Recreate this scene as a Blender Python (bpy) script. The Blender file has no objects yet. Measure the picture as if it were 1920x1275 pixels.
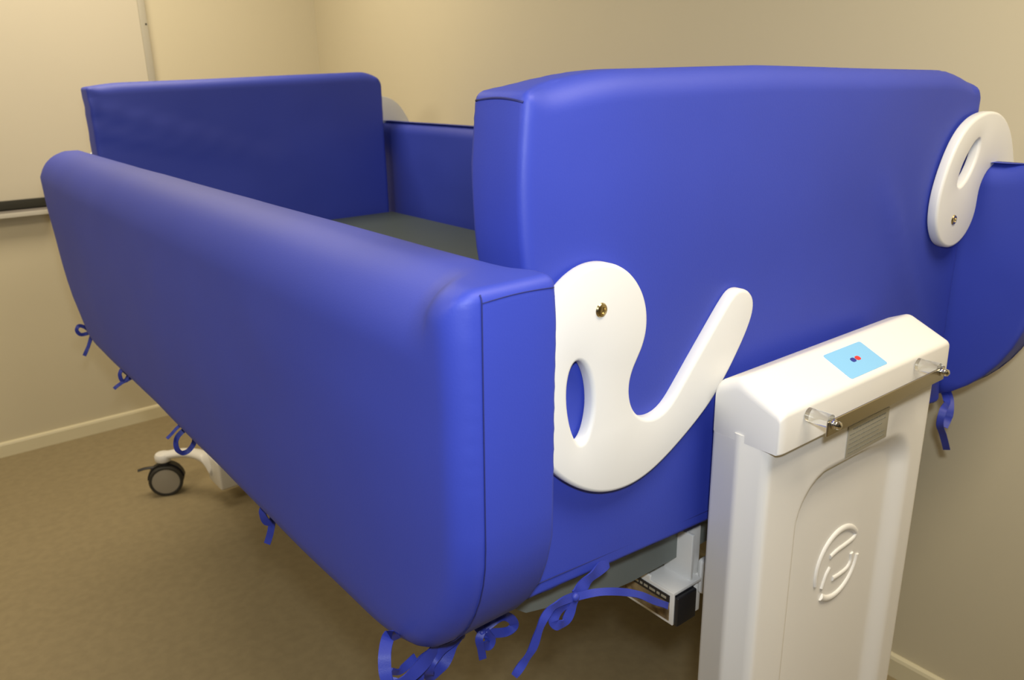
import bpy, bmesh, math
from math import sin, cos, pi, radians
from mathutils import Vector, Matrix, noise, kdtree

C = bpy.context.scene.collection

# ------------------------------------------------------------------ materials
def mat(name, col, rough=.5, metal=0., spec=.5, noise_amt=0., noise_scale=20., col2=None,
        bump=0., bump_scale=200., transmission=0., alpha=1., sheen=0., coat=0., emit=None):
    m = bpy.data.materials.new(name); m.use_nodes = True
    nt = m.node_tree; b = nt.nodes['Principled BSDF']
    b.inputs['Base Color'].default_value = (*col, 1)
    b.inputs['Roughness'].default_value = rough
    b.inputs['Metallic'].default_value = metal
    b.inputs['Specular IOR Level'].default_value = spec
    b.inputs['Transmission Weight'].default_value = transmission
    b.inputs['Sheen Weight'].default_value = sheen
    b.inputs['Coat Weight'].default_value = coat
    tc = nt.nodes.new('ShaderNodeTexCoord')
    if noise_amt or col2:
        n = nt.nodes.new('ShaderNodeTexNoise'); n.inputs['Scale'].default_value = noise_scale
        n.inputs['Detail'].default_value = 5
        nt.links.new(tc.outputs['Object'], n.inputs['Vector'])
        r = nt.nodes.new('ShaderNodeValToRGB')
        c2 = col2 if col2 else tuple(c * (1 - noise_amt) for c in col)
        r.color_ramp.elements[0].position = .35; r.color_ramp.elements[1].position = .65
        r.color_ramp.elements[0].color = (*c2, 1); r.color_ramp.elements[1].color = (*col, 1)
        nt.links.new(n.outputs['Fac'], r.inputs['Fac']); nt.links.new(r.outputs['Color'], b.inputs['Base Color'])
    if bump:
        n2 = nt.nodes.new('ShaderNodeTexNoise'); n2.inputs['Scale'].default_value = bump_scale
        nt.links.new(tc.outputs['Object'], n2.inputs['Vector'])
        bp = nt.nodes.new('ShaderNodeBump'); bp.inputs['Strength'].default_value = bump
        bp.inputs['Distance'].default_value = .002
        nt.links.new(n2.outputs['Fac'], bp.inputs['Height']); nt.links.new(bp.outputs['Normal'], b.inputs['Normal'])
    return m

FABRIC = mat('blue_coated_fabric', (.029, .053, .43), .58, spec=.55, noise_amt=.06, noise_scale=4, bump=.06, bump_scale=420)
RIBBON = mat('blue_ribbon_tape', (.026, .042, .33), .5, spec=.4, bump=.1, bump_scale=600)
SEAM = mat('navy_seam_thread', (.012, .018, .14), .7)
WALL = mat('cream_wall_paint', (.64, .58, .42), .62, spec=.25, noise_amt=.03, noise_scale=1.2, bump=.05, bump_scale=90)
CEIL = mat('ceiling_white', (.60, .57, .50), .8)
BASEB = mat('cream_gloss_skirting', (.72, .66, .46), .4)
FLOORM = mat('olive_brown_floor', (.31, .252, .146), .52, spec=.3, col2=(.275, .223, .129), noise_scale=34, bump=.15, bump_scale=160)
BOARD = mat('whiteboard_surface', (.63, .58, .46), .4, spec=.4, noise_amt=.02, noise_scale=2)
ALU = mat('aluminium_trim', (.50, .47, .38), .45, metal=.25)
DARKTRIM = mat('dark_rubber_strip', (.025, .024, .015), .6)
TRAYG = mat('tray_grey', (.24, .22, .20), .5)
TRAYE = mat('tray_edge', (.58, .56, .49), .4)
WHITE = mat('white_moulded_plastic', (.80, .79, .76), .36, spec=.5, bump=.03, bump_scale=60)
HOOKM = mat('white_lacquered_board', (.74, .75, .75), .42, spec=.5)
STEEL = mat('brushed_steel', (.46, .42, .32), .28, metal=1., bump=.05, bump_scale=500)
CHROME = mat('chrome', (.75, .73, .68), .12, metal=1.)
BRASS = mat('gilt_chrome_bolt', (.62, .52, .30), .2, metal=1.)
SOCKET = mat('bolt_socket_dark', (.05, .045, .03), .5, metal=.6)
ACRYL = mat('clear_acrylic', (.93, .95, .95), .05, transmission=.95)
STICK = mat('sky_blue_sticker', (.22, .52, .82), .4)
STICKT = mat('sticker_pale_print', (.50, .66, .74), .5)
RED = mat('red_print', (.75, .03, .03), .4)
NAVY = mat('navy_print', (.015, .03, .28), .4)
PLATE = mat('silver_label', (.46, .44, .36), .42, metal=.35)
INK = mat('label_grey_print', (.24, .24, .20), .6)
MATT = mat('grey_green_vinyl', (.062, .085, .078), .5, bump=.05, bump_scale=200)
FRAMEG = mat('grey_metal_deck', (.17, .19, .175), .45)
BLACK = mat('black_end_cap', (.012, .012, .015), .45)
TAN = mat('tan_box_interior', (.33, .24, .12), .6, col2=(.12, .08, .04), noise_scale=60)
WHEELG = mat('grey_wheel_disc', (.33, .30, .24), .5)
TYRE = mat('black_tyre', (.03, .028, .022), .6)

# ------------------------------------------------------------------ helpers
def link(name, me, m=None, parent=None, smooth=True):
    o = bpy.data.objects.new(name, me); C.objects.link(o)
    if m: me.materials.append(m)
    if smooth:
        for p in me.polygons: p.use_smooth = True
    if parent is not None: o.parent = parent
    return o

def from_bm(name, bm, m=None, parent=None, smooth=True, angle=None):
    bmesh.ops.recalc_face_normals(bm, faces=bm.faces)
    me = bpy.data.meshes.new(name); bm.to_mesh(me); bm.free()
    o = link(name, me, m, parent, smooth)
    if smooth and angle is not None:
        me.set_sharp_from_angle(angle=radians(angle))
    return o

def empty(name, loc=(0, 0, 0)):
    o = bpy.data.objects.new(name, None); o.location = loc; o.empty_display_size = .1
    C.objects.link(o); return o

def tag(o, label=None, cat=None, group=None, kind=None):
    if label: o['label'] = label
    if cat: o['category'] = cat
    if group: o['group'] = group
    if kind: o['kind'] = kind
    return o

def under(parent, *objs):
    """objects were made in world coordinates; keep them there"""
    bpy.context.view_layer.update()
    for o in objs:
        o.parent = parent
        o.matrix_parent_inverse = Matrix.Translation(-Vector(parent.location)) if parent.parent is None else Matrix.Identity(4)

def add_box(bm, x0, x1, y0, y1, z0, z1, bevel=0., seg=3):
    r = bmesh.ops.create_cube(bm, size=1)
    vs = r['verts']
    for v in vs:
        v.co = Vector(((x0 + x1) / 2 + v.co.x * (x1 - x0), (y0 + y1) / 2 + v.co.y * (y1 - y0), (z0 + z1) / 2 + v.co.z * (z1 - z0)))
    if bevel:
        es = {e for v in vs for e in v.link_edges}
        bmesh.ops.bevel(bm, geom=list(es), offset=bevel, segments=seg, profile=.5, affect='EDGES')

def box(name, x0, x1, y0, y1, z0, z1, m, bevel=0., parent=None):
    bm = bmesh.new(); add_box(bm, x0, x1, y0, y1, z0, z1, bevel)
    return from_bm(name, bm, m, parent, smooth=bool(bevel), angle=40 if bevel else None)

def frame_of(d):
    d = d.normalized(); a = Vector((0, 0, 1)) if abs(d.z) < .9 else Vector((1, 0, 0))
    u = d.cross(a).normalized(); return u, d.cross(u).normalized()

def add_lathe(bm, p, axis, prof, n=40):
    """prof = [(radius, distance along axis)]"""
    p = Vector(p); axis = Vector(axis).normalized(); u, v = frame_of(axis)
    rings = []
    for r, t in prof:
        c = p + axis * t
        if r < 1e-6: rings.append([bm.verts.new(c)])
        else: rings.append([bm.verts.new(c + (u * cos(2 * pi * k / n) + v * sin(2 * pi * k / n)) * r) for k in range(n)])
    for a, b in zip(rings, rings[1:]):
        for k in range(n):
            k2 = (k + 1) % n
            if len(a) == 1 and len(b) == 1: continue
            if len(a) == 1: bm.faces.new((a[0], b[k], b[k2]))
            elif len(b) == 1: bm.faces.new((a[k], a[k2], b[0]))
            else: bm.faces.new((a[k], a[k2], b[k2], b[k]))

def lathe(name, p, axis, prof, m, parent=None, n=40, angle=35):
    bm = bmesh.new(); add_lathe(bm, p, axis, prof, n)
    return from_bm(name, bm, m, parent, True, angle)

def catmull(pts, n=8, closed=False):
    P = [Vector(p) for p in pts]; out = []
    N = len(P); rng = N if closed else N - 1
    for i in range(rng):
        if closed: a, b, c, d = P[(i - 1) % N], P[i], P[(i + 1) % N], P[(i + 2) % N]
        else: a, b, c, d = P[max(i - 1, 0)], P[i], P[i + 1], P[min(i + 2, N - 1)]
        for k in range(n):
            t = k / n
            out.append(.5 * ((2 * b) + (-a + c) * t + (2 * a - 5 * b + 4 * c - d) * t * t + (-a + 3 * b - 3 * c + d) * t ** 3))
    if not closed: out.append(P[-1].copy())
    return out

def add_tube(bm, pts, r, n=8, closed=False, flat=None):
    """flat = (direction, factor) squashes the section along a direction"""
    rings = []
    N = len(pts)
    for i, p in enumerate(pts):
        a = pts[(i - 1) % N] if closed else pts[max(i - 1, 0)]
        b = pts[(i + 1) % N] if closed else pts[min(i + 1, N - 1)]
        d = (b - a).normalized()
        if flat:
            v = Vector(flat[0]).normalized(); u = d.cross(v).normalized(); f = flat[1]
        else:
            u, v = frame_of(d); f = 1
        rr = r(i / (N - 1)) if callable(r) else r
        rings.append([bm.verts.new(p + u * cos(2 * pi * k / n) * rr + v * sin(2 * pi * k / n) * rr * f) for k in range(n)])
    M = N if closed else N - 1
    for i in range(M):
        A, B = rings[i], rings[(i + 1) % N]
        for k in range(n):
            bm.faces.new((A[k], A[(k + 1) % n], B[(k + 1) % n], B[k]))
    if not closed:
        bm.faces.new(rings[0]); bm.faces.new(rings[-1])

def add_ribbon(bm, pts, width, thick=.0009, nrm0=(-.55, -.8, .2), twist=0.):
    """a tape following pts; its flat side mostly faces nrm0, slowly twisting"""
    P = catmull(pts, 7); N = len(P)
    rows = []
    for i, p in enumerate(P):
        d = (P[min(i + 1, N - 1)] - P[max(i - 1, 0)]).normalized()
        n = Vector(nrm0); n = (n - d * n.dot(d)).normalized()
        n = Matrix.Rotation(twist * i / (N - 1) + .25 * sin(i * .55), 3, d) @ n
        s = d.cross(n).normalized()
        w = width / 2
        rows.append([bm.verts.new(p + s * w + n * thick), bm.verts.new(p - s * w + n * thick),
                     bm.verts.new(p - s * w - n * thick), bm.verts.new(p + s * w - n * thick)])
    for a, b in zip(rows, rows[1:]):
        for k in range(4): bm.faces.new((a[k], a[(k + 1) % 4], b[(k + 1) % 4], b[k]))
    bm.faces.new(rows[0]); bm.faces.new(rows[-1])

def round_poly(pts, radii, arc=14):
    """polygon corners rounded by per-corner radius -> list of (a, b)"""
    out = []; N = len(pts)
    for i in range(N):
        p = Vector(pts[i]).to_2d(); a = Vector(pts[i - 1]).to_2d(); b = Vector(pts[(i + 1) % N]).to_2d(); r = radii[i]
        u = (a - p).normalized(); v = (b - p).normalized()
        if r < 1e-5: out.append(p); continue
        ang = math.acos(max(-1, min(1, u.dot(v)))); t = r / math.tan(ang / 2)
        c = p + (u + v).normalized() * (r / sin(ang / 2))
        s = p + u * t; e = p + v * t
        a0 = math.atan2(s.y - c.y, s.x - c.x); a1 = math.atan2(e.y - c.y, e.x - c.x)
        da = (a1 - a0 + pi) % (2 * pi) - pi
        for k in range(arc + 1):
            q = a0 + da * k / arc; out.append(c + Vector((cos(q), sin(q))) * r)
    return out

def resample(pts, step):
    out = []; N = len(pts)
    for i in range(N):
        a = pts[i]; b = pts[(i + 1) % N]; L = (b - a).length
        if L < 1e-7: continue
        n = max(1, int(math.ceil(L / step)))
        for k in range(n): out.append(a.lerp(b, k / n))
    return out

def inward(pts):
    N = len(pts); area = sum(pts[i].x * pts[(i + 1) % N].y - pts[(i + 1) % N].x * pts[i].y for i in range(N))
    s = 1 if area > 0 else -1; out = []
    for i in range(N):
        d = (pts[(i + 1) % N] - pts[i - 1]).normalized(); out.append(Vector((-d.y, d.x)) * s)
    return out

def cushion(name, outline, put, w0, w1, r0, r1, rb, rt_, bulge=.01, wob=.0015, seed=0, m=FABRIC, warp=None, cols=90):
    """outline in (a,b), every row b = const crosses it twice; put(a,b,w)->xyz;
    r0/r1(a,b) = fillet radius at the w0/w1 side; rb/rt_ = corner radii at bottom/top"""
    O = resample([Vector(p).to_2d() for p in outline], .003); N = len(O)
    a0 = min(p.x for p in O); a1 = max(p.x for p in O); b0 = min(p.y for p in O); b1 = max(p.y for p in O)
    kd = kdtree.KDTree(N)
    for i, p in enumerate(O): kd.insert((p.x, p.y, 0), i)
    kd.balance()
    def smooth(vals):
        for _ in range(30): vals = [(vals[i - 1] + 2 * vals[i] + vals[(i + 1) % N]) / 4 for i in range(N)]
        return vals
    R = (smooth([r0(*p) for p in O]), smooth([r1(*p) for p in O]))
    def puff(a, b):
        u = abs(2 * (a - a0) / (a1 - a0) - 1); v = abs(2 * (b - b0) / (b1 - b0) - 1)
        return max(0, 1 - u ** 8) ** 2 * max(0, 1 - v ** 2.5) ** 2
    K = 11
    bs = [b0 + rb * (1 - cos(pi / 2 * k / K)) for k in range(K)]
    n = 22; lo, hi = b0 + rb, b1 - rt_
    bs += [lo + (hi - lo) * k / n for k in range(n)]
    bs += [b1 - rt_ * (1 - sin(pi / 2 * k / K)) for k in range(K)] + [b1]
    us = [.055 * (1 - cos(pi / 2 * k / 9)) for k in range(9)]
    def extents(b):
        lo_, hi_ = 1e9, -1e9
        bb = min(max(b, b0 + 1e-6), b1 - 1e-6)
        for i in range(N):
            p, q = O[i], O[(i + 1) % N]
            if (p.y - bb) * (q.y - bb) <= 0 and p.y != q.y:
                x = p.x + (q.x - p.x) * (bb - p.y) / (q.y - p.y); lo_ = min(lo_, x); hi_ = max(hi_, x)
        return lo_, hi_
    P = []
    for b in bs:
        l, h = extents(b); row = [l + d for d in us] + [l + .055 + (h - l - .11) * k / cols for k in range(cols + 1)] + [h - d for d in us[::-1]]
        P.append([(a, b) for a in row])
    nr, nc = len(P), len(P[0])
    def edge(i, j): return i in (0, nr - 1) or j in (0, nc - 1)
    bm = bmesh.new()
    e = Vector(put(0, 0, 1)) - Vector(put(0, 0, 0))
    def place(a, b, w):
        p = Vector(put(a, b, w))
        if warp: p = Vector(warp(p))
        n1 = noise.noise(Vector((p.x * 3 + seed, p.y * 3, p.z * 5))); n2 = noise.noise(Vector((p.x * 9 + seed, p.y * 7, p.z * 11 + 4)))
        return bm.verts.new(p + e * (wob * n1 + wob * .35 * n2) + Vector((0, 0, wob * .4 * n1)))
    caps = []
    for side, w, sg in ((0, w0, 1), (1, w1, -1)):
        G = []
        for i in range(nr):
            row = []
            for j in range(nc):
                a, b = P[i][j]; co_, ix, d = kd.find((a, b, 0)); r_ = R[side][ix]
                if edge(i, j): d = 0
                drop = r_ - math.sqrt(max(0, r_ * r_ - (r_ - d) ** 2)) if d < r_ else 0
                row.append(place(a, b, w + sg * drop - sg * bulge * puff(a, b)))
            G.append(row)
        for i in range(nr - 1):
            for j in range(nc - 1): bm.faces.new((G[i][j], G[i][j + 1], G[i + 1][j + 1], G[i + 1][j]))
        caps.append(G)
    loop = [(0, j) for j in range(nc)] + [(i, nc - 1) for i in range(1, nr)] + [(nr - 1, j) for j in range(nc - 2, -1, -1)] + [(i, 0) for i in range(nr - 2, 0, -1)]
    prev = [caps[0][i][j] for i, j in loop]; last = [caps[1][i][j] for i, j in loop]
    L = len(loop)
    for t in (.33, .66):
        cur = [bm.verts.new(caps[0][i][j].co.lerp(caps[1][i][j].co, t)) for i, j in loop]
        for k in range(L): bm.faces.new((prev[k], prev[(k + 1) % L], cur[(k + 1) % L], cur[k]))
        prev = cur
    for k in range(L): bm.faces.new((prev[k], prev[(k + 1) % L], last[(k + 1) % L], last[k]))
    return from_bm(name, bm, m)

def seam(pts, r=.0007, n=5, m=SEAM):
    bm = bmesh.new(); add_tube(bm, [Vector(p) for p in pts], r, n); return from_bm('seam', bm, m)

# ------------------------------------------------------------------ the room
XR, YB, XL, YF, HC = 1.893, 3.90, -4.2, -3.8, 2.65
box('floor', XL - .1, XR + .1, YF - .1, YB + .1, -.1, 0, FLOORM)['kind'] = 'structure'
box('ceiling', XL - .1, XR + .1, YF - .1, YB + .1, HC, HC + .1, CEIL)['kind'] = 'structure'
box('wall_back', XL - .1, XR + .1, YB, YB + .1, 0, HC, WALL)['kind'] = 'structure'
box('wall_right', XR, XR + .1, YF - .1, YB, 0, HC, WALL)['kind'] = 'structure'

def skirting(name, along, a0, a1, wall):
    prof = [(0, 0), (.014, 0), (.014, .052), (.011, .060), (.004, .064), (0, .064)]
    bm = bmesh.new(); rows = []
    for a in (a0, a1):
        row = []
        for d, z in prof:
            row.append(bm.verts.new((a, wall - d, z) if along == 'x' else (wall - d, a, z)))
        rows.append(row)
    n = len(prof)
    for k in range(n): bm.faces.new((rows[0][k], rows[0][(k + 1) % n], rows[1][(k + 1) % n], rows[1][k]))
    bm.faces.new(rows[0]); bm.faces.new(rows[1])
    o = from_bm(name, bm, BASEB, smooth=False); o['kind'] = 'structure'; return o
skirting('baseboard_back', 'x', XL, XR, YB - .0005)
skirting('baseboard_right', 'y', YF, YB - .016, XR - .0005)

# ------------------------------------------------------------------ whiteboard on the back wall
wb = empty('whiteboard', (0, YB - .002, 1.07))
yb = YB - .002
p = [box('panel', -.9, 1.078, yb - .016, yb, 1.082, 2.2, BOARD),
     box('frame', 1.078, 1.108, yb - .022, yb, 1.062, 2.22, ALU, .003)]
bm = bmesh.new(); add_box(bm, -.9, 1.078, yb - .024, yb, 1.046, 1.082, .002)
p.append(from_bm('frame', bm, DARKTRIM, angle=40))
p[-1]['label'] = 'dark strip along the bottom edge of the board'
sc = lathe('screw', (1.100, yb - .022, 1.76), (0, -1, 0), [(.004, 0), (.004, .0012), (0, .002)], SOCKET, n=16)
p.append(sc)
bm = bmesh.new()
prof = [(0, 1.045), (-.055, 1.036), (-.055, 1.022), (-.052, 1.022), (-.052, 1.031), (0, 1.038)]
rows = [[bm.verts.new((x, yb - .0005 + d, z)) for d, z in prof] for x in (-.75, .597)]
for k in range(6): bm.faces.new((rows[0][k], rows[0][(k + 1) % 6], rows[1][(k + 1) % 6], rows[1][k]))
bm.faces.new(rows[0]); bm.faces.new(rows[1])
tray = from_bm('pen_tray', bm, TRAYG, smooth=False)
edge = box('tray_edge', -.75, .597, yb - .0605, yb - .0552, 1.018, 1.036, TRAYE, .001)
cap = box('end_cap', .5972, .612, yb - .061, yb - .001, 1.008, 1.048, TRAYE, .002)
p += [tray]
under(wb, *p)
for q in (edge, cap): q.parent = tray
tag(wb, 'cream-tinted whiteboard with grey metal edge and pen tray on the back wall', 'whiteboard')

# ------------------------------------------------------------------ padded covers
def ribbons(lst, knot=None, kr=.006):
    bm = bmesh.new()
    for pts, w, *rest in lst:
        add_ribbon(bm, pts, w, nrm0=rest[0] if rest else (-.55, -.8, .2), twist=rest[1] if len(rest) > 1 else 0)
    if knot:
        bmesh.ops.create_icosphere(bm, subdivisions=2, radius=kr, matrix=Matrix.Translation(knot))
    return from_bm('tie_ribbon', bm, RIBBON, angle=35)

def side_cover(name, xi, xo, z0, z1, y0, y1, seed, far_in=.012, rn=.222):
    """xi = inner face, xo = outer face"""
    s = 1 if xo > xi else -1
    lo = min(xi, xo); hi = max(xi, xo)
    out = round_poly([(y0 + .012, z0), (y1 - far_in, z0), (y1, z1), (y0, z1)], [rn, .27 if far_in < .1 else .34, .07, .012])
    def r_outer(a, b):
        if b > z1 - .03: return .084 if a > y0 + .06 else .035
        if b < z0 + .02: return .040
        return .075 if a > y1 - .5 else .030
    def r_inner(a, b):
        if b > z1 - .03: return (.040 if s > 0 else .028) if a > y0 + .05 else .012
        if a < y0 + .15: return .007
        return .03
    zm = (z0 + z1) / 2 + .01
    f = (r_outer, r_inner) if s < 0 else (r_inner, r_outer)
    o = cushion(name, out, lambda a, b, w: (w, a, b), lo, hi, f[0], f[1], .27, .05,
                bulge=.007, wob=.003, seed=seed)
    # end-strip seams, following the rounded near end
    near = [q for q in resample([Vector(p).to_2d() for p in out], .01) if q[0] < y0 + rn + .03 and z0 - .01 < q[1] < z1 - .004]
    near.sort(key=lambda q: (-q[1], q[0]))
    pa = [(xo - s * .0315, q[0] - .0006, q[1]) for q in near if not (q[1] > z1 - .02 and q[0] > y0 + .012)]
    s1 = seam(pa, .0008)
    tp = [(xo - s * .0315 + (xi - xo + s * .038) * t, y0 - .0004 + .0002, z1 - .0125 + .002 * sin(pi * t)) for t in [k / 10 for k in range(11)]]
    s2 = seam(tp, .0006)
    s1.parent = o; s2.parent = o
    return o

left = side_cover('padded_side_cover', .525, .398, .863, 1.357, .592, 2.70, 3.1, .22)
tag(left, 'blue padded cover on the lowered side rail nearest the camera, running the bed length', 'padded cover')
right = side_cover('padded_side_cover', 1.606, 1.70, .885, 1.374, .525, 2.90, 8.7, rn=.26)
tag(right, 'blue padded cover on the raised side rail beside the right wall', 'padded cover')

R_ = [
 [([(0.4535,2.47,0.8858),(0.4367, 2.47, 0.9019), (0.4238, 2.47, 0.9076), (0.4165, 2.47, 0.8966), (0.4238, 2.47, 0.8825), (0.4417, 2.47, 0.8819), (0.4535, 2.47, 0.8858)], .010),
  ([(0.455, 2.47, 0.882), (0.4386, 2.47, 0.8461), (0.423, 2.47, 0.8193)], .010)],
 [([(0.445,2.05,.868),(0.4299, 2.05, 0.8845), (0.4237, 2.05, 0.8915), (0.4169, 2.05, 0.8794), (0.4215, 2.05, 0.8617), (0.4394, 2.05, 0.8656), (0.4474, 2.05, 0.8692)], .009),
  ([(0.43, 2.05, 0.866), (0.408, 2.05, 0.854), (0.3986, 2.05, 0.8481)], .008)],
 [([(0.43,1.62,.885),(0.4249, 1.62, 0.8834), (0.4117, 1.62, 0.8801), (0.3963, 1.62, 0.8682), (0.3869, 1.62, 0.8616)], .006),
  ([(0.4375, 1.62, 0.8760), (0.4139, 1.62, 0.8653), (0.4034, 1.62, 0.8518), (0.4029, 1.62, 0.8329), (0.412, 1.62, 0.8216), (0.4252, 1.62, 0.8235), (0.4382, 1.62, 0.8388), (0.441, 1.62, 0.866)], .010)],
 [([(0.4149, 1.19, 0.8705), (0.4105, 1.19, 0.876), (0.4076, 1.19, 0.865), (0.4124, 1.19, 0.849), (0.4235, 1.19, 0.849), (0.4277, 1.19, 0.868)], .012),
  ([(0.4277, 1.19, 0.868), (0.4175, 1.19, 0.831), (0.4086, 1.19, 0.809)], .011)],
]
SH = [(-.022, 0, -.016), (-.016, 0, -.014), (-.005, 0, -.006), (0, 0, 0)]
R_ = [[([tuple(c + d for c, d in zip(p, sh)) for p in pts], w) for pts, w in q] for q, sh in zip(R_, SH)]
for q, sh in zip(R_[:2], SH):            # lead the first end back up into the hem
    p = q[0][0][0]; q[0][0].insert(0, (p[0] + .016, p[1], p[2] + .020)); p = q[0][0][-1]; q[0][0].append((p[0] + .016, p[1], p[2] + .020))
    p = q[1][0][0]; q[1][0].insert(0, (p[0] + .012, p[1], p[2] + .022))
L0 = []
for q in R_: L0.append(ribbons(q))
big = ribbons([
 ([(0.4750, 0.722, 0.8800), (0.4396, 0.715, 0.8843), (0.405, 0.70, 0.8827), (0.3751, 0.695, 0.8771), (0.3613, 0.70, 0.8754), (0.361, 0.71, 0.8907), (0.368, 0.72, 0.9081), (0.3829, 0.735, 0.9154), (0.3951, 0.745, 0.8959)], .015),
 ([(0.4740, 0.72, 0.8802), (0.4511, 0.715, 0.8784), (0.4274, 0.71, 0.8749), (0.419, 0.71, 0.8636), (0.4219, 0.715, 0.8485), (0.4333, 0.72, 0.8423), (0.4497, 0.72, 0.8512), (0.4626, 0.722, 0.8686), (0.4748, 0.724, 0.8773)], .014),
 ([(0.440, 0.722, 0.872), (0.416, 0.72, 0.8709), (0.4128, 0.72, 0.8599), (0.4099, 0.72, 0.8408), (0.4052, 0.72, 0.8174)], .012),
 ([(0.368, 0.705, 0.8821), (0.361, 0.70, 0.8718), (0.3568, 0.70, 0.8449)], .011),
 ([(0.4109, 0.725, 0.8751), (0.3858, 0.72, 0.8716), (0.3704, 0.715, 0.8815)], .010)], (0.4745, .722, .8775), .007)
small = ribbons([
 ([(0.5100, 0.725, 0.8640), (0.5342, 0.72, 0.875), (0.5516, 0.72, 0.8666), (0.5594, 0.72, 0.8512), (0.5467, 0.722, 0.8453), (0.5100, 0.725, 0.8600)], .012, (-.5, -.5, .7)),
 ([(0.496, 0.742, 0.893), (0.503, 0.730, 0.876), (0.5095, 0.722, 0.864)], .012, (-.5, -.5, .7)),
 ([(0.5081, 0.722, 0.8652), (0.5018, 0.72, 0.8567), (0.5046, 0.72, 0.8428), (0.5067, 0.72, 0.8247)], .010),
 ([(0.5123, 0.722, 0.8641), (0.5203, 0.72, 0.8473), (0.5158, 0.72, 0.8413), (0.5075, 0.72, 0.8497)], .013)], (.5095, .724, .862), .006)
for q in L0 + [big, small]: q.parent = left
rt = ribbons([
 ([(1.622, .668, .925), (1.6003, 0.648, 0.9101), (1.5695, 0.64, 0.9013), (1.5646, 0.64, 0.8743), (1.587, 0.64, 0.8446), (1.6159, 0.64, 0.8027)], .013, (-.9, -.4, 0)),
 ([(1.622, .664, .928), (1.6083, 0.648, 0.9101), (1.5967, 0.64, 0.8893), (1.5924, 0.64, 0.8776), (1.5811, 0.64, 0.8637)], .018, (-.9, -.4, 0))])
rt.parent = right

def end_cover(name, x0, x1, y0, y1, z0, zl, zr, seed, warp=None, near=True):
    out = round_poly([(x0, z0), (x1, z0), (x1, zr), (x0, zl)], [.012, .012, .030, .008])
    def rf(a, b):
        if b > zl - .02: return .034 if x0 + .02 < a < x1 - .02 else .012
        if b < z0 + .01: return .006
        return .011
    zm = (z0 + zl) / 2
    return cushion(name, out, lambda a, b, w: (a, w, b), y0, y1, rf, rf, .012, .035,
                   bulge=.005, wob=.003, seed=seed, warp=warp)

def warp_near(p):
    x, y, z = p
    # crown sags to both upper corners, the hem rises towards the middle
    t = max(0, min(1, (z - .93) / .6))
    u = (x - .553) / 1.05
    sag = -.022 * max(0, 1 - u / .16) ** 2 - .028 * max(0, 1 - (1 - u) / .14) ** 2 - .016 * max(0, (u - .4) / .6)
    z += sag * t ** 6
    z += (1 - t) ** 3 * (-.022 * min(1, u * 3.0)) 
    bulge_l = -.012 * sin(pi * min(1, max(0, (z - 1.3) / .25))) * max(0, 1 - u / .1)
    x += bulge_l * (1 if z > 1.3 else 0)
    x += -.025 * max(0, 1 - t * 3.5) * max(0, 1 - u / .2)
    # slack fold at the lower right
    y += -.008 * math.exp(-(((x - 1.43) + (z - 1.15) * .7) / .03) ** 2) * (1 if z < 1.3 else max(0, 1 - (z - 1.3) * 12))
    return (x, y, z)
near = end_cover('padded_end_cover', .553, 1.597, .668, .764, .928, 1.549, 1.549, 1.3, warp_near)
tag(near, 'large blue padded cover over the near end board, behind the white column', 'padded cover')

def warp_far(p):
    x, y, z = p
    u = (x - .583) / .985
    t = max(0, min(1, (z - .95) / .6))
    z += (-.012 * max(0, 1 - u / .12) ** 2 - .03 * max(0, 1 - (1 - u) / .08) ** 2) * t ** 6 + (.022 * u - .004) * t
    f = math.exp(-(((z - 1.46) + (x - .6) * .32) / .016) ** 2) + .7 * math.exp(-(((z - 1.40) + (x - .6) * .26) / .02) ** 2)
    y += -.013 * f * max(0, 1 - u * 1.5)
    return (x, y, z)
far = end_cover('padded_end_cover', .583, 1.568, 2.735, 2.822, .93, 1.535, 1.535, 5.2, warp_far)
tag(far, 'dark blue padded cover over the far end board, by the back wall', 'padded cover')

# seams of the near end cover: top of its side strip and the front vertical
s1 = seam([(.5487, y, 1.5175 + .004 * sin((y - .67) / .09 * pi)) for y in [.674 + k * .009 for k in range(10)]], .0014)
hem = []
for k in range(41):
    u = k / 40; hem.append((.54 + u * 1.05, .6665, .946 - .022 * min(1, u * 3.)))
bm = bmesh.new(); add_tube(bm, [Vector(q) for q in hem], .0007, 5)
s3 = from_bm('hem_seam', bm, SEAM)
tie = ribbons([
 ([(0.6790, 0.6665, 0.9250), (0.6476, 0.661, 0.9221), (0.6239, 0.657, 0.9165), (0.6054, 0.655, 0.9116)], .017, (-.2, -1, .1)),
 ([(0.6058, 0.652, 0.9124), (0.5738, 0.648, 0.9185), (0.5519, 0.646, 0.9133), (0.5389, 0.645, 0.8962), (0.53, 0.647, 0.8732), (0.517, 0.65, 0.8563), (0.5033, 0.65, 0.8454)], .011, (-.3, -1, .1)),
 ([(0.6036, 0.653, 0.911), (0.5854, 0.653, 0.9052), (0.5693, 0.652, 0.8954), (0.5738, 0.65, 0.8853), (0.5873, 0.65, 0.8843), (0.5982, 0.65, 0.8992), (0.6054, 0.652, 0.9117)], .013, (-.3, -1, .1)),
 ([(0.6044, 0.652, 0.9113), (0.6335, 0.645, 0.9085), (0.6727, 0.642, 0.894), (0.7143, 0.642, 0.87), (0.7533, 0.645, 0.8391), (0.785, 0.65, 0.8144)], .010, (-.3, -.7, .6))], (.605, .652, .9115), .0065)
for q in (s1, s3, tie): q.parent = near

# ------------------------------------------------------------------ mattress
bm = bmesh.new(); add_box(bm, .567, 1.570, .785, 2.712, .936, 1.052, .025, 4)
mt = from_bm('mattress', bm, MATT, angle=60)
tag(mt, 'grey-green vinyl mattress lying inside the blue padded sides', 'mattress')

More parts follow.
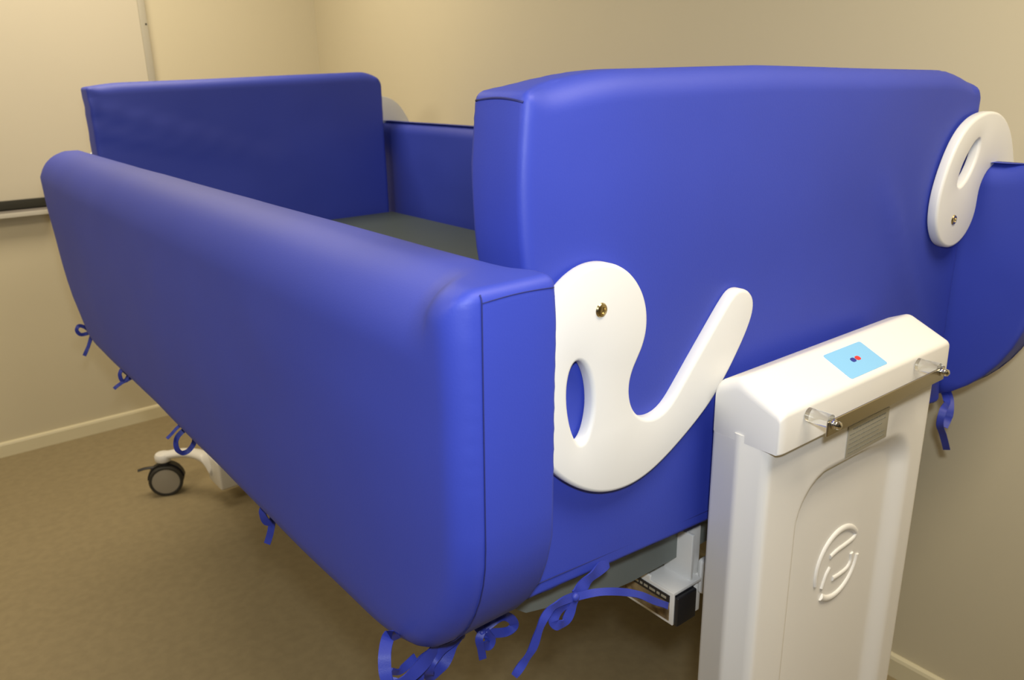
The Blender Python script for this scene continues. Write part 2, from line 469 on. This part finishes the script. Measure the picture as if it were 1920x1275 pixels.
# ------------------------------------------------------------------ the bed
bed = empty('cot_bed', (1.076, 1.75, 0))
tag(bed, 'high-low care bed with white end columns, castors and curled white latches', 'bed')

# deck under the mattress
bm = bmesh.new()
dp = [(.572, .922), (.572, .862), (.592, .846), (.745, .808), (.80, .803), (1.35, .803), (1.41, .808), (1.56, .846), (1.58, .862), (1.58, .922)]
ra = [bm.verts.new((x, .735, z)) for x, z in dp]; rb_ = [bm.verts.new((x, 2.70, z)) for x, z in dp]
bm.faces.new(ra); bm.faces.new(rb_)
for k in range(len(dp)): bm.faces.new((ra[k], ra[(k + 1) % len(dp)], rb_[(k + 1) % len(dp)], rb_[k]))
deck = from_bm('bed_deck', bm, FRAMEG, angle=20)
deck['label'] = 'grey deck under the mattress'
bm = bmesh.new()
for x in (.90, 1.20):
    add_box(bm, x, x + .05, .86, 2.74, .750, .802, .004)
for y in (1.0, 1.75, 2.5):
    add_box(bm, .70, 1.45, y, y + .04, .765, .802, .003)
rails = from_bm('frame_rail', bm, FRAMEG, angle=50)

# bracket joining deck and near column
bm = bmesh.new()
add_box(bm, .860, .925, .700, .790, .768, .774, .001)            # top plate of the box end
add_box(bm, .857, .861, .699, .800, .716, .774, .0008)           # thin white side skin at the mouth
add_box(bm, .857, .862, .748, .790, .772, .782, .002); add_box(bm, .857, .862, .762, .772, .772, .808, .002)            # upright lip
add_box(bm, .905, .938, .716, .735, .768, .858, .003)            # post
add_box(bm, .903, .909, .705, .76, .768, .856, .001)
add_box(bm, .926, .940, .712, .722, .700, .770, .002)            # tongue below
add_box(bm, .930, 1.00, .700, .716, .735, .800, .008)            # clamp plate
br = from_bm('frame_bracket', bm, WHITE, angle=40)
br['label'] = 'white bracket under the near end'
side = box('side_panel', .8555, .8568, .706, .800, .722, .754, TAN)
strip = box('label_strip', .8552, .8568, .706, .800, .755, .7675, BLACK)
ecap = box('end_cap', .860, .905, .692, .699, .715, .767, BLACK, .002)
ecap2 = box('end_cap', .865, .905, .699, .790, .716, .767, BLACK)
bm = bmesh.new()
xx = .712
for w in (.010, .006, .012, .008, .005, .011):
    add_box(bm, .8545, .8553, xx, xx + w, .7595, .7635); xx += w + .0035
ptext = from_bm('printed_line', bm, PLATE, smooth=False)
# ---- curled latches
HK = [(-0.07, 0.0243), (-0.0609, 0.0344), (-0.0471, 0.0449), (-0.0285, 0.0524), (-0.0126, 0.0558), (0.007, 0.0549), (0.0272, 0.0495), (0.0447, 0.0393), (0.0594, 0.0256), (0.0709, 0.0096), (0.0783, -0.0087), (0.0811, -0.0277), (0.0798, -0.0461), (0.0742, -0.061), (0.0656, -0.0752), (0.0569, -0.0867), (0.052, -0.1018), (0.0515, -0.1168), (0.0551, -0.1331), (0.0631, -0.1466), (0.0749, -0.157), (0.0906, -0.1624), (0.1063, -0.1632), (0.1219, -0.1574), (0.1335, -0.1489), (0.1449, -0.1358), (0.1717, -0.1061), (0.2067, -0.0675), (0.2383, -0.0334), (0.2484, -0.0237), (0.2638, -0.0201), (0.2829, -0.0264), (0.2949, -0.041), (0.2962, -0.0592), (0.2851, -0.0841), (0.265, -0.1131), (0.2409, -0.1455), (0.2171, -0.1701), (0.1913, -0.1891), (0.1585, -0.2101), (0.1263, -0.2275), (0.0946, -0.2414), (0.0635, -0.2473), (0.0331, -0.2461), (0.0036, -0.2388), (-0.0249, -0.2249), (-0.0523, -0.204), (-0.0784, -0.1787), (-.096, -.148), (-.105, -.115), (-.1055, -.08), (-.101, -.045), (-.093, -.012), (-.082, .008)]
SL = [(-0.0337, -0.0531), (-0.0238, -0.0592), (-0.0152, -0.0742), (-0.0098, -0.0965), (-0.0084, -0.1182), (-0.0124, -0.1386), (-0.019, -0.1557), (-0.0274, -0.164), (-0.0376, -0.1554), (-0.046, -0.1341), (-0.0511, -0.1064), (-0.0518, -0.0855), (-0.0481, -0.066), (-0.0417, -0.0549)]

def latch(bx, bz, y0, y1, mirror=False, rot=0., scale=1., face=-1):
    """plate between y0 (front, seen) and y1; bolt at (bx, bz)"""
    def smooth_loop(L):
        P = [Vector((a, b, 0)) for a, b in L]
        P = [(P[i - 1] + 2 * P[i] + P[(i + 1) % len(P)]) / 4 for i in range(len(P))]
        return [q.to_2d() for q in catmull(P, 4, True)]
    def tr(q):
        a, b = q.x * scale, q.y * scale
        if mirror: a = -a
        c, s = cos(rot), sin(rot); return Vector((c * a - s * b, s * a + c * b))
    O = [tr(q) for q in smooth_loop(HK)]; S = [tr(q) for q in smooth_loop(SL)]
    bm = bmesh.new()
    e = .0055
    def stack(L, sign):
        I = inward(L); rows = []
        for k in range(5):
            ph = pi / 2 * k / 4; d = e * (1 - cos(ph)) * 1; yy = y0 + e * (1 - sin(ph)) if y0 < y1 else y0 - e * (1 - sin(ph))
            rows.append([bm.verts.new((bx + p.x + sign * i.x * d, yy, bz + p.y + sign * i.y * d)) for p, i in zip(L, I)])
        rows = rows[::-1]                                   # from the face rim to the side
        for k in range(3):
            ph = pi / 2 * k / 2; e2 = .002; d = e2 * (1 - cos(ph)); yy = y1 - e2 * (1 - sin(ph)) if y0 < y1 else y1 + e2 * (1 - sin(ph))
            rows.append([bm.verts.new((bx + p.x + sign * i.x * d, yy, bz + p.y + sign * i.y * d)) for p, i in zip(L, I)])
        n = len(L)
        for a, b in zip(rows, rows[1:]):
            for i in range(n): bm.faces.new((a[i], a[(i + 1) % n], b[(i + 1) % n], b[i]))
        return rows[0], rows[-1]
    f0, b0 = stack(O, 1); f1, b1 = stack(S, -1)
    for A, B in ((f0, f1), (b0, b1)):
        ed = []
        for L in (A, B):
            for i in range(len(L)): ed.append(bm.edges.get((L[i], L[(i + 1) % len(L)])))
        bmesh.ops.triangle_fill(bm, edges=ed, use_beauty=True)
    o = from_bm('latch', bm, HOOKM, angle=30)
    d = -1 if y0 < y1 else 1
    bolt = lathe('bolt', (bx, y0, bz), (0, d, 0), [(.0088, -.001), (.0088, .0005), (.0075, .0022), (.004, .003), (.0035, .0012), (0, .0012)], BRASS, n=28)
    bolt.parent = o; bolt['label'] = 'gold-tinted chrome bolt head'
    return o
import os
l1 = latch(.6368, 1.2865, .645, .6625)
l1['label'] = 'white curled latch swung open, tail up'
l2 = latch(1.5013, 1.284, .645, .6625, True, radians(147), .90)
l2['label'] = 'white curled latch hooked over the raised side'
l3 = latch(1.512, 1.284, 2.848, 2.8305, True, radians(147), .90)
l4 = latch(.6368, 1.2865, 2.848, 2.8305)

# ---- end columns
def column(near=True):
    """built for the near end; the far one is turned round"""
    x0, x1, yf, ybk, zb, zt = .848, 1.302, .550, .640, .085, 1.085
    bm = bmesh.new()
    def sm(t): t = max(0, min(1, t)); return t * t * (3 - 2 * t)
    def sdf(x, z, a0, a1, b0, b1, r):
        cx, cz = (a0 + a1) / 2, (b0 + b1) / 2; hx, hz = (a1 - a0) / 2 - r, (b1 - b0) / 2 - r
        dx, dz = abs(x - cx) - hx, abs(z - cz) - hz
        return math.hypot(max(dx, 0), max(dz, 0)) + min(max(dx, dz), 0) - r
    def depth(x, z):
        d = 0
        s = sdf(x, z, .930, 1.256, -.4, 1.000, .075)
        w = .015 + .027 * sm((x - 1.09) / .12)                 # wider bevel on the right
        d += .018 * sm(-s / w)
        return d
    nx, nz = 110, 190
    r = .012
    G = []
    for j in range(nz + 1):
        z = zb + (zt - zb) * j / nz; row = []
        for i in range(nx + 1):
            x = x0 + (x1 - x0) * i / nx; e = min(x - x0, x1 - x); yy = yf
            if e < r: yy = yf + r - math.sqrt(max(0, r * r - (r - e) ** 2))
            row.append(bm.verts.new((x, yy + depth(x, z), z)))
        G.append(row)
    for j in range(nz):
        for i in range(nx): bm.faces.new((G[j][i], G[j][i + 1], G[j + 1][i + 1], G[j + 1][i]))
    # sides and back, with a shallow step along each side
    def strip(col):
        prev = col; sgn = -1 if col[0].co.x < 1 else 1
        for dx, y in ((0, .587), (.0025, .590), (.0025, .600), (0, .603), (0, ybk - .006), (-.004, ybk)):
            cur = [bm.verts.new((v.co.x + sgn * dx * 1., y, v.co.z)) for v in col]
            for k in range(len(col) - 1): bm.faces.new((prev[k], prev[k + 1], cur[k + 1], cur[k]))
            prev = cur
        return prev
    a = strip([G[j][0] for j in range(nz + 1)]); b = strip([G[j][-1] for j in range(nz + 1)])
    for k in range(nz): bm.faces.new((a[k], a[k + 1], b[k + 1], b[k]))
    bnd = [e for e in bm.edges if e.is_boundary]
    bmesh.ops.holes_fill(bm, edges=bnd)
    body = from_bm('lift_column', bm, WHITE, angle=45)
    # cap: profile in (y, z), rounded at both ends
    prof = round_poly([(.533, 1.074), (.6405, 1.074), (.6405, 1.146), (.602, 1.163), (.534, 1.131)],
                      [.003, .003, .014, .016, .010], 6)
    bm = bmesh.new(); xa, xb = .8478, 1.3022
    cz = 1.10; rows = []
    stn = []
    for k in range(9):
        ph = pi / 2 * k / 8; stn.append((xa + .020 * (1 - sin(ph)), 1 - cos(ph) * 0, ph))
    M = 9
    def ring(x, shr):
        return [bm.verts.new((x, q.x + (.59 - q.x) * shr * .07, q.y - max(0, q.y - 1.085) * shr * .24)) for q in prof]
    xs = [(xa + .014 * (1 - sin(pi / 2 * k / 8)), cos(pi / 2 * k / 8) ** 1) for k in range(9)]
    seq = [(xa + .014 * (1 - cos(pi / 2 * k / 8)), 1 - sin(pi / 2 * k / 8)) for k in range(9)]
    seq += [(xa + (xb - xa) * t, 0) for t in (.1, .3, .5, .7, .9)]
    seq += [(xb - .014 * (1 - cos(pi / 2 * k / 8)), 1 - sin(pi / 2 * k / 8)) for k in range(8, -1, -1)]
    rows = [ring(x, s) for x, s in seq]
    n = len(prof)
    for A, B in zip(rows, rows[1:]):
        for k in range(n): bm.faces.new((A[k], A[(k + 1) % n], B[(k + 1) % n], B[k]))
    bm.faces.new(rows[0]); bm.faces.new(rows[-1])
    capo = from_bm('column_cap', bm, WHITE, angle=38)
    kids = [capo]
    # emblem: a ring and strokes in low relief
    ye = .5675
    def stroke(pts, rr=.0052):
        P = catmull([Vector((x, ye, z)) for x, z in pts], 8)
        return P
    bm = bmesh.new()
    cx, cz2, rr = 1.093, .797, .0605
    def arc(a0, a1, n=26): return [Vector((cx + rr * cos(radians(a0 + (a1 - a0) * k / n)), ye, cz2 + rr * sin(radians(a0 + (a1 - a0) * k / n)))) for k in range(n + 1)]
    add_tube(bm, arc(38, 196), lambda t: .0058 - .002 * abs(t - .4), 10, flat=((0, 1, 0), .6))
    add_tube(bm, arc(-8, -130), lambda t: .0045 + .0015 * t, 10, flat=((0, 1, 0), .6))
    for L in ([(1.069, .8175), (1.0878, .8215), (1.114, .823), (1.1343, .8258), (1.1418, .8339)],
              [(1.1341, .7983), (1.1347, .7832), (1.1245, .7735), (1.104, .7711), (1.0834, .7718)],
              [(1.0713, .7973), (1.062, .7868), (1.0536, .7667)]):
        add_tube(bm, stroke(L), .0043, 10, flat=((0, 1, 0), .6))
    em = from_bm('emblem', bm, WHITE, angle=50); em['label'] = 'embossed round emblem'
    kids.append(em)
    # data plate
    pl = box('data_plate', 1.043, 1.158, .5486, .5499, 1.003, 1.053, PLATE, .0004)
    pl['label'] = 'small silver data plate with tiny print'
    kids.append(pl)
    bm = bmesh.new()
    import random
    rnd = random.Random(4)
    for li in range(6):
        z = 1.046 - li * .0072; x = 1.048 + (.008 if li == 0 else 0); h = .0022 if li == 0 else .0013
        end = 1.150 - rnd.random() * .02
        while x < end:
            w = .002 + rnd.random() * .006
            if li in (2, 4) and x < 1.052: w = .004
            add_box(bm, x, x + w, .5481, .5486, z - h / 2, z + h / 2); x += w + .0014 + rnd.random() * .001
    tx = from_bm('printed_text', bm, INK, smooth=False); tx['label'] = 'tiny grey print'
    kids.append(tx)
    # chrome towel rail on clear stand-offs
    hb = box('handle_bar', .894, 1.205, .4975, .5005, 1.1005, 1.1215, STEEL, .0012)
    hb['label'] = 'flat brushed steel bar'
    kids.append(hb)
    for xh in (.905, 1.193):
        so = lathe('standoff', (xh, .5325, 1.118), (0, -1, 0), [(0, 0), (.0095, 0), (.0095, .0318), (0, .0318)], ACRYL, n=28)
        so['label'] = 'clear stand-off'
        bl = lathe('bolt', (xh, .4972, 1.116), (0, -1, 0), [(.0065, 0), (.0065, .002), (.0045, .003), (.0045, .0045), (.0058, .0065), (.005, .0095), (.002, .0115), (0, .012)], CHROME, n=24)
        kids += [so, bl]
    # sticker on the sloping top
    yA, zA, yB, zB = .534, 1.1310, .602, 1.1630
    sl = math.atan2(zB - zA, yB - yA)
    def on_top(x, t, h): # t = metres up the slope
        return (x, yA + cos(sl) * t - sin(sl) * h, zA + sin(sl) * t + cos(sl) * h)
    def patch(name, x0_, x1_, t0, t1, h0, h1, m, r=.004):
        out = round_poly([(x0_, t0), (x1_, t0), (x1_, t1), (x0_, t1)], [r] * 4, 5)
        bm = bmesh.new(); lo = [bm.verts.new(on_top(q.x, q.y, h0)) for q in out]; hi = [bm.verts.new(on_top(q.x, q.y, h1)) for q in out]
        bm.faces.new(lo); bm.faces.new(hi)
        for k in range(len(out)): bm.faces.new((lo[k], lo[(k + 1) % len(out)], hi[(k + 1) % len(out)], hi[k]))
        return from_bm(name, bm, m, smooth=False)
    st = patch('sticker', 1.020, 1.118, .008, .060, -.0002, .0006, STICK)
    st['label'] = 'sky-blue sticker with a navy and a red oval'
    dots = []
    for nm, cxx, m_ in (('navy_oval', 1.0635, NAVY), ('red_oval', 1.0755, RED)):
        d = patch(nm, cxx - .0055, cxx + .0055, .031, .039, .0006, .0010, m_, .0039); dots.append(d); d.parent = st
    kids.append(st)
    return body, kids
body, kids = column()
body['label'] = 'tall white moulded column at the near end'
# foot: base bar, arms and castors, near end coordinates; castor centres at (0.706|1.446, 0.39)
def caster(cx, cy, face):
    """thing-part: twin wheel castor; the fork is the parent mesh"""
    ax = Vector((face[0], face[1], 0)).normalized()
    c = Vector((cx, cy, .0625))
    bm = bmesh.new()
    add_lathe(bm, (cx, cy, .118), (0, 0, 1), [(0, 0), (.022, 0), (.024, .010), (.018, .022), (0, .022)], 24)
    # hood over the wheel: half ring
    T = 22; rows = []
    for k in range(T + 1):
        a = radians(5 + 170 * k / T)
        side = ax.cross(Vector((0, 0, 1)))
        d = side * cos(a) + Vector((0, 0, 1)) * sin(a)
        rows.append([bm.verts.new(c + d * r_ + ax * t_) for r_, t_ in ((.054, -.014), (.068, -.014), (.068, .014), (.054, .014))])
    for A, B in zip(rows, rows[1:]):
        for k in range(4): bm.faces.new((A[k], A[(k + 1) % 4], B[(k + 1) % 4], B[k]))
    bm.faces.new(rows[0]); bm.faces.new(rows[-1])
    root = from_bm('caster', bm, BLACK, angle=40)
    root['label'] = 'black and grey castor wheel'
    for sgn in (-1, 1):
        w = lathe('wheel', c + ax * (.015 * sgn), ax * sgn, [(.0, 0), (.058, 0), (.0625, .004), (.0625, .015), (.058, .0185), (.051, .0185), (.050, .016), (.02, .016)][:7], TYRE, n=40)
        h = lathe('hub', c + ax * (.015 * sgn), ax * sgn, [(.0505, .010), (.0505, .0172), (.046, .0182), (0, .0188)], WHEELG, n=40)
        h['label'] = 'grey hub disc'
        w.parent = root; h.parent = root
    side = ax.cross(Vector((0, 0, 1))).normalized()
    bm = bmesh.new()
    P = [c + side * (.035) + Vector((0, 0, .052)), c + side * .070 + Vector((0, 0, .052)), c + side * .098 + Vector((0, 0, .046))]
    add_tube(bm, catmull(P, 5), .008, 8, flat=((0, 0, 1), .6))
    pd = from_bm('brake_pedal', bm, BLACK, angle=50); pd.parent = root
    return root
def foot():
    bm = bmesh.new()
    add_box(bm, .828, 1.322, .515, .648, .068, .185, .010)
    for s in (-1, 1):
        cx = 1.076 + s * .370; xe = 1.076 + s * .232
        P = catmull([(xe, .555, .115), (xe + s * .02, .52, .165), (xe + s * .065, .44, .168), (cx, .39, .160)], 8)
        add_tube(bm, P, lambda t: .030 - .006 * t, 14, flat=((0, 0, 1), .62))
        add_lathe(bm, (cx, .39, .140), (0, 0, 1), [(0, 0), (.027, 0), (.031, .006), (.031, .022), (.026, .030), (0, .033)], 28)
    return from_bm('foot_arm', bm, WHITE, angle=45)
ft = foot()
def toward(cx, cy): return Vector((-cx, -cy, 0)).normalized()
c1 = caster(.706, .39, (-.35, -1)); c2 = caster(1.446, .39, (.35, -1))

under(bed, deck, rails, br, l1, l2, l3, l4, body, ft, c1, c2)
for q in (side, strip, ecap, ecap2, ptext): q.parent = br
for k in kids:
    k.parent = body
# sub-parts may only go one level deeper: fold prints of the sticker and plate next to their carrier
for k in list(kids):
    for g in list(k.children):
        g.parent = body

# the far end: copies turned half round about the bed's vertical axis
YC = (.640 + 2.842) / 2
T180 = Matrix.Translation((2.15, YC * 2, 0)) @ Matrix.Rotation(pi, 4, 'Z')
def dup_turn(root):
    c = root.copy(); C.objects.link(c); c.parent = bed
    c.matrix_parent_inverse = Matrix.Translation(-Vector(bed.location)) @ T180
    for ch in root.children:
        d = ch.copy(); C.objects.link(d); d.parent = c
    return c
fc = dup_turn(body); fc['label'] = 'white column at the far end, mostly hidden'
ff = dup_turn(ft); ff['label'] = 'white castor arm at the far end'
# far castors stand at (0.706, 3.1) and (1.446, 3.1)
fx = caster(.706, 3.095, (-.42, -1)); fx['label'] = 'grey-faced castor at the far end, left of the bed'
fy = caster(1.446, 3.095, (.35, 1))
under(bed, fx, fy)

# ------------------------------------------------------------------ light
def area(name, loc, rot, sx, sy, power, col):
    l = bpy.data.lights.new(name, 'AREA'); l.shape = 'RECTANGLE'; l.size = sx; l.size_y = sy
    l.energy = power; l.color = col
    o = bpy.data.objects.new(name, l); o.location = loc; o.rotation_euler = rot; C.objects.link(o); return o
WARM = (1., .86, .64)
area('ceiling_lamp', (.7, 3.0, HC - .02), (0, 0, 0), 1.3, .6, 30, WARM)
area('ceiling_lamp', (-1.5, 1.5, HC - .02), (0, 0, 0), 1.2, .6, 50, WARM)
area('ceiling_lamp', (.95, -.1, HC - .02), (0, 0, 0), 1.2, .6, 38, WARM)
f = bpy.data.lights.new('camera_flash', 'SPOT'); f.energy = 40; f.color = (.90, .95, 1.); f.shadow_soft_size = .03
f.spot_size = radians(100); f.spot_blend = .6
fo = bpy.data.objects.new('camera_flash', f); fo.location = (.02, -.03, 1.67); C.objects.link(fo)

w = bpy.data.worlds.new('world'); bpy.context.scene.world = w; w.use_nodes = True
w.node_tree.nodes['Background'].inputs[0].default_value = (.8, .7, .5, 1)
w.node_tree.nodes['Background'].inputs[1].default_value = .03

# ------------------------------------------------------------------ camera
cam = bpy.data.cameras.new('camera'); co = bpy.data.objects.new('camera', cam); C.objects.link(co)
yaw, pitch, roll, fpx = 0.6652537, 0.3190814, 0.0190017, 1535.85
fw = Vector((sin(yaw) * cos(pitch), cos(yaw) * cos(pitch), -sin(pitch)))
r = Vector((cos(yaw), -sin(yaw), 0)); d = fw.cross(r)
r2 = r * cos(roll) + d * sin(roll); d2 = -r * sin(roll) + d * cos(roll)
M = Matrix((r2, -d2, -fw)).transposed().to_4x4(); M.translation = (0, 0, 1.55)
co.matrix_world = M
cam.sensor_width = 36; cam.sensor_fit = 'HORIZONTAL'; cam.lens = fpx / 1920 * 36; cam.clip_start = .02
cam.dof.use_dof = True; cam.dof.focus_distance = 1.05; cam.dof.aperture_fstop = 9
fo.rotation_euler = co.matrix_world.to_euler()
s = bpy.context.scene; s.camera = co
s.view_settings.view_transform = 'Standard'; s.view_settings.look = 'None'
s.view_settings.exposure = 0; s.view_settings.gamma = 1; s.view_settings.use_curve_mapping = False
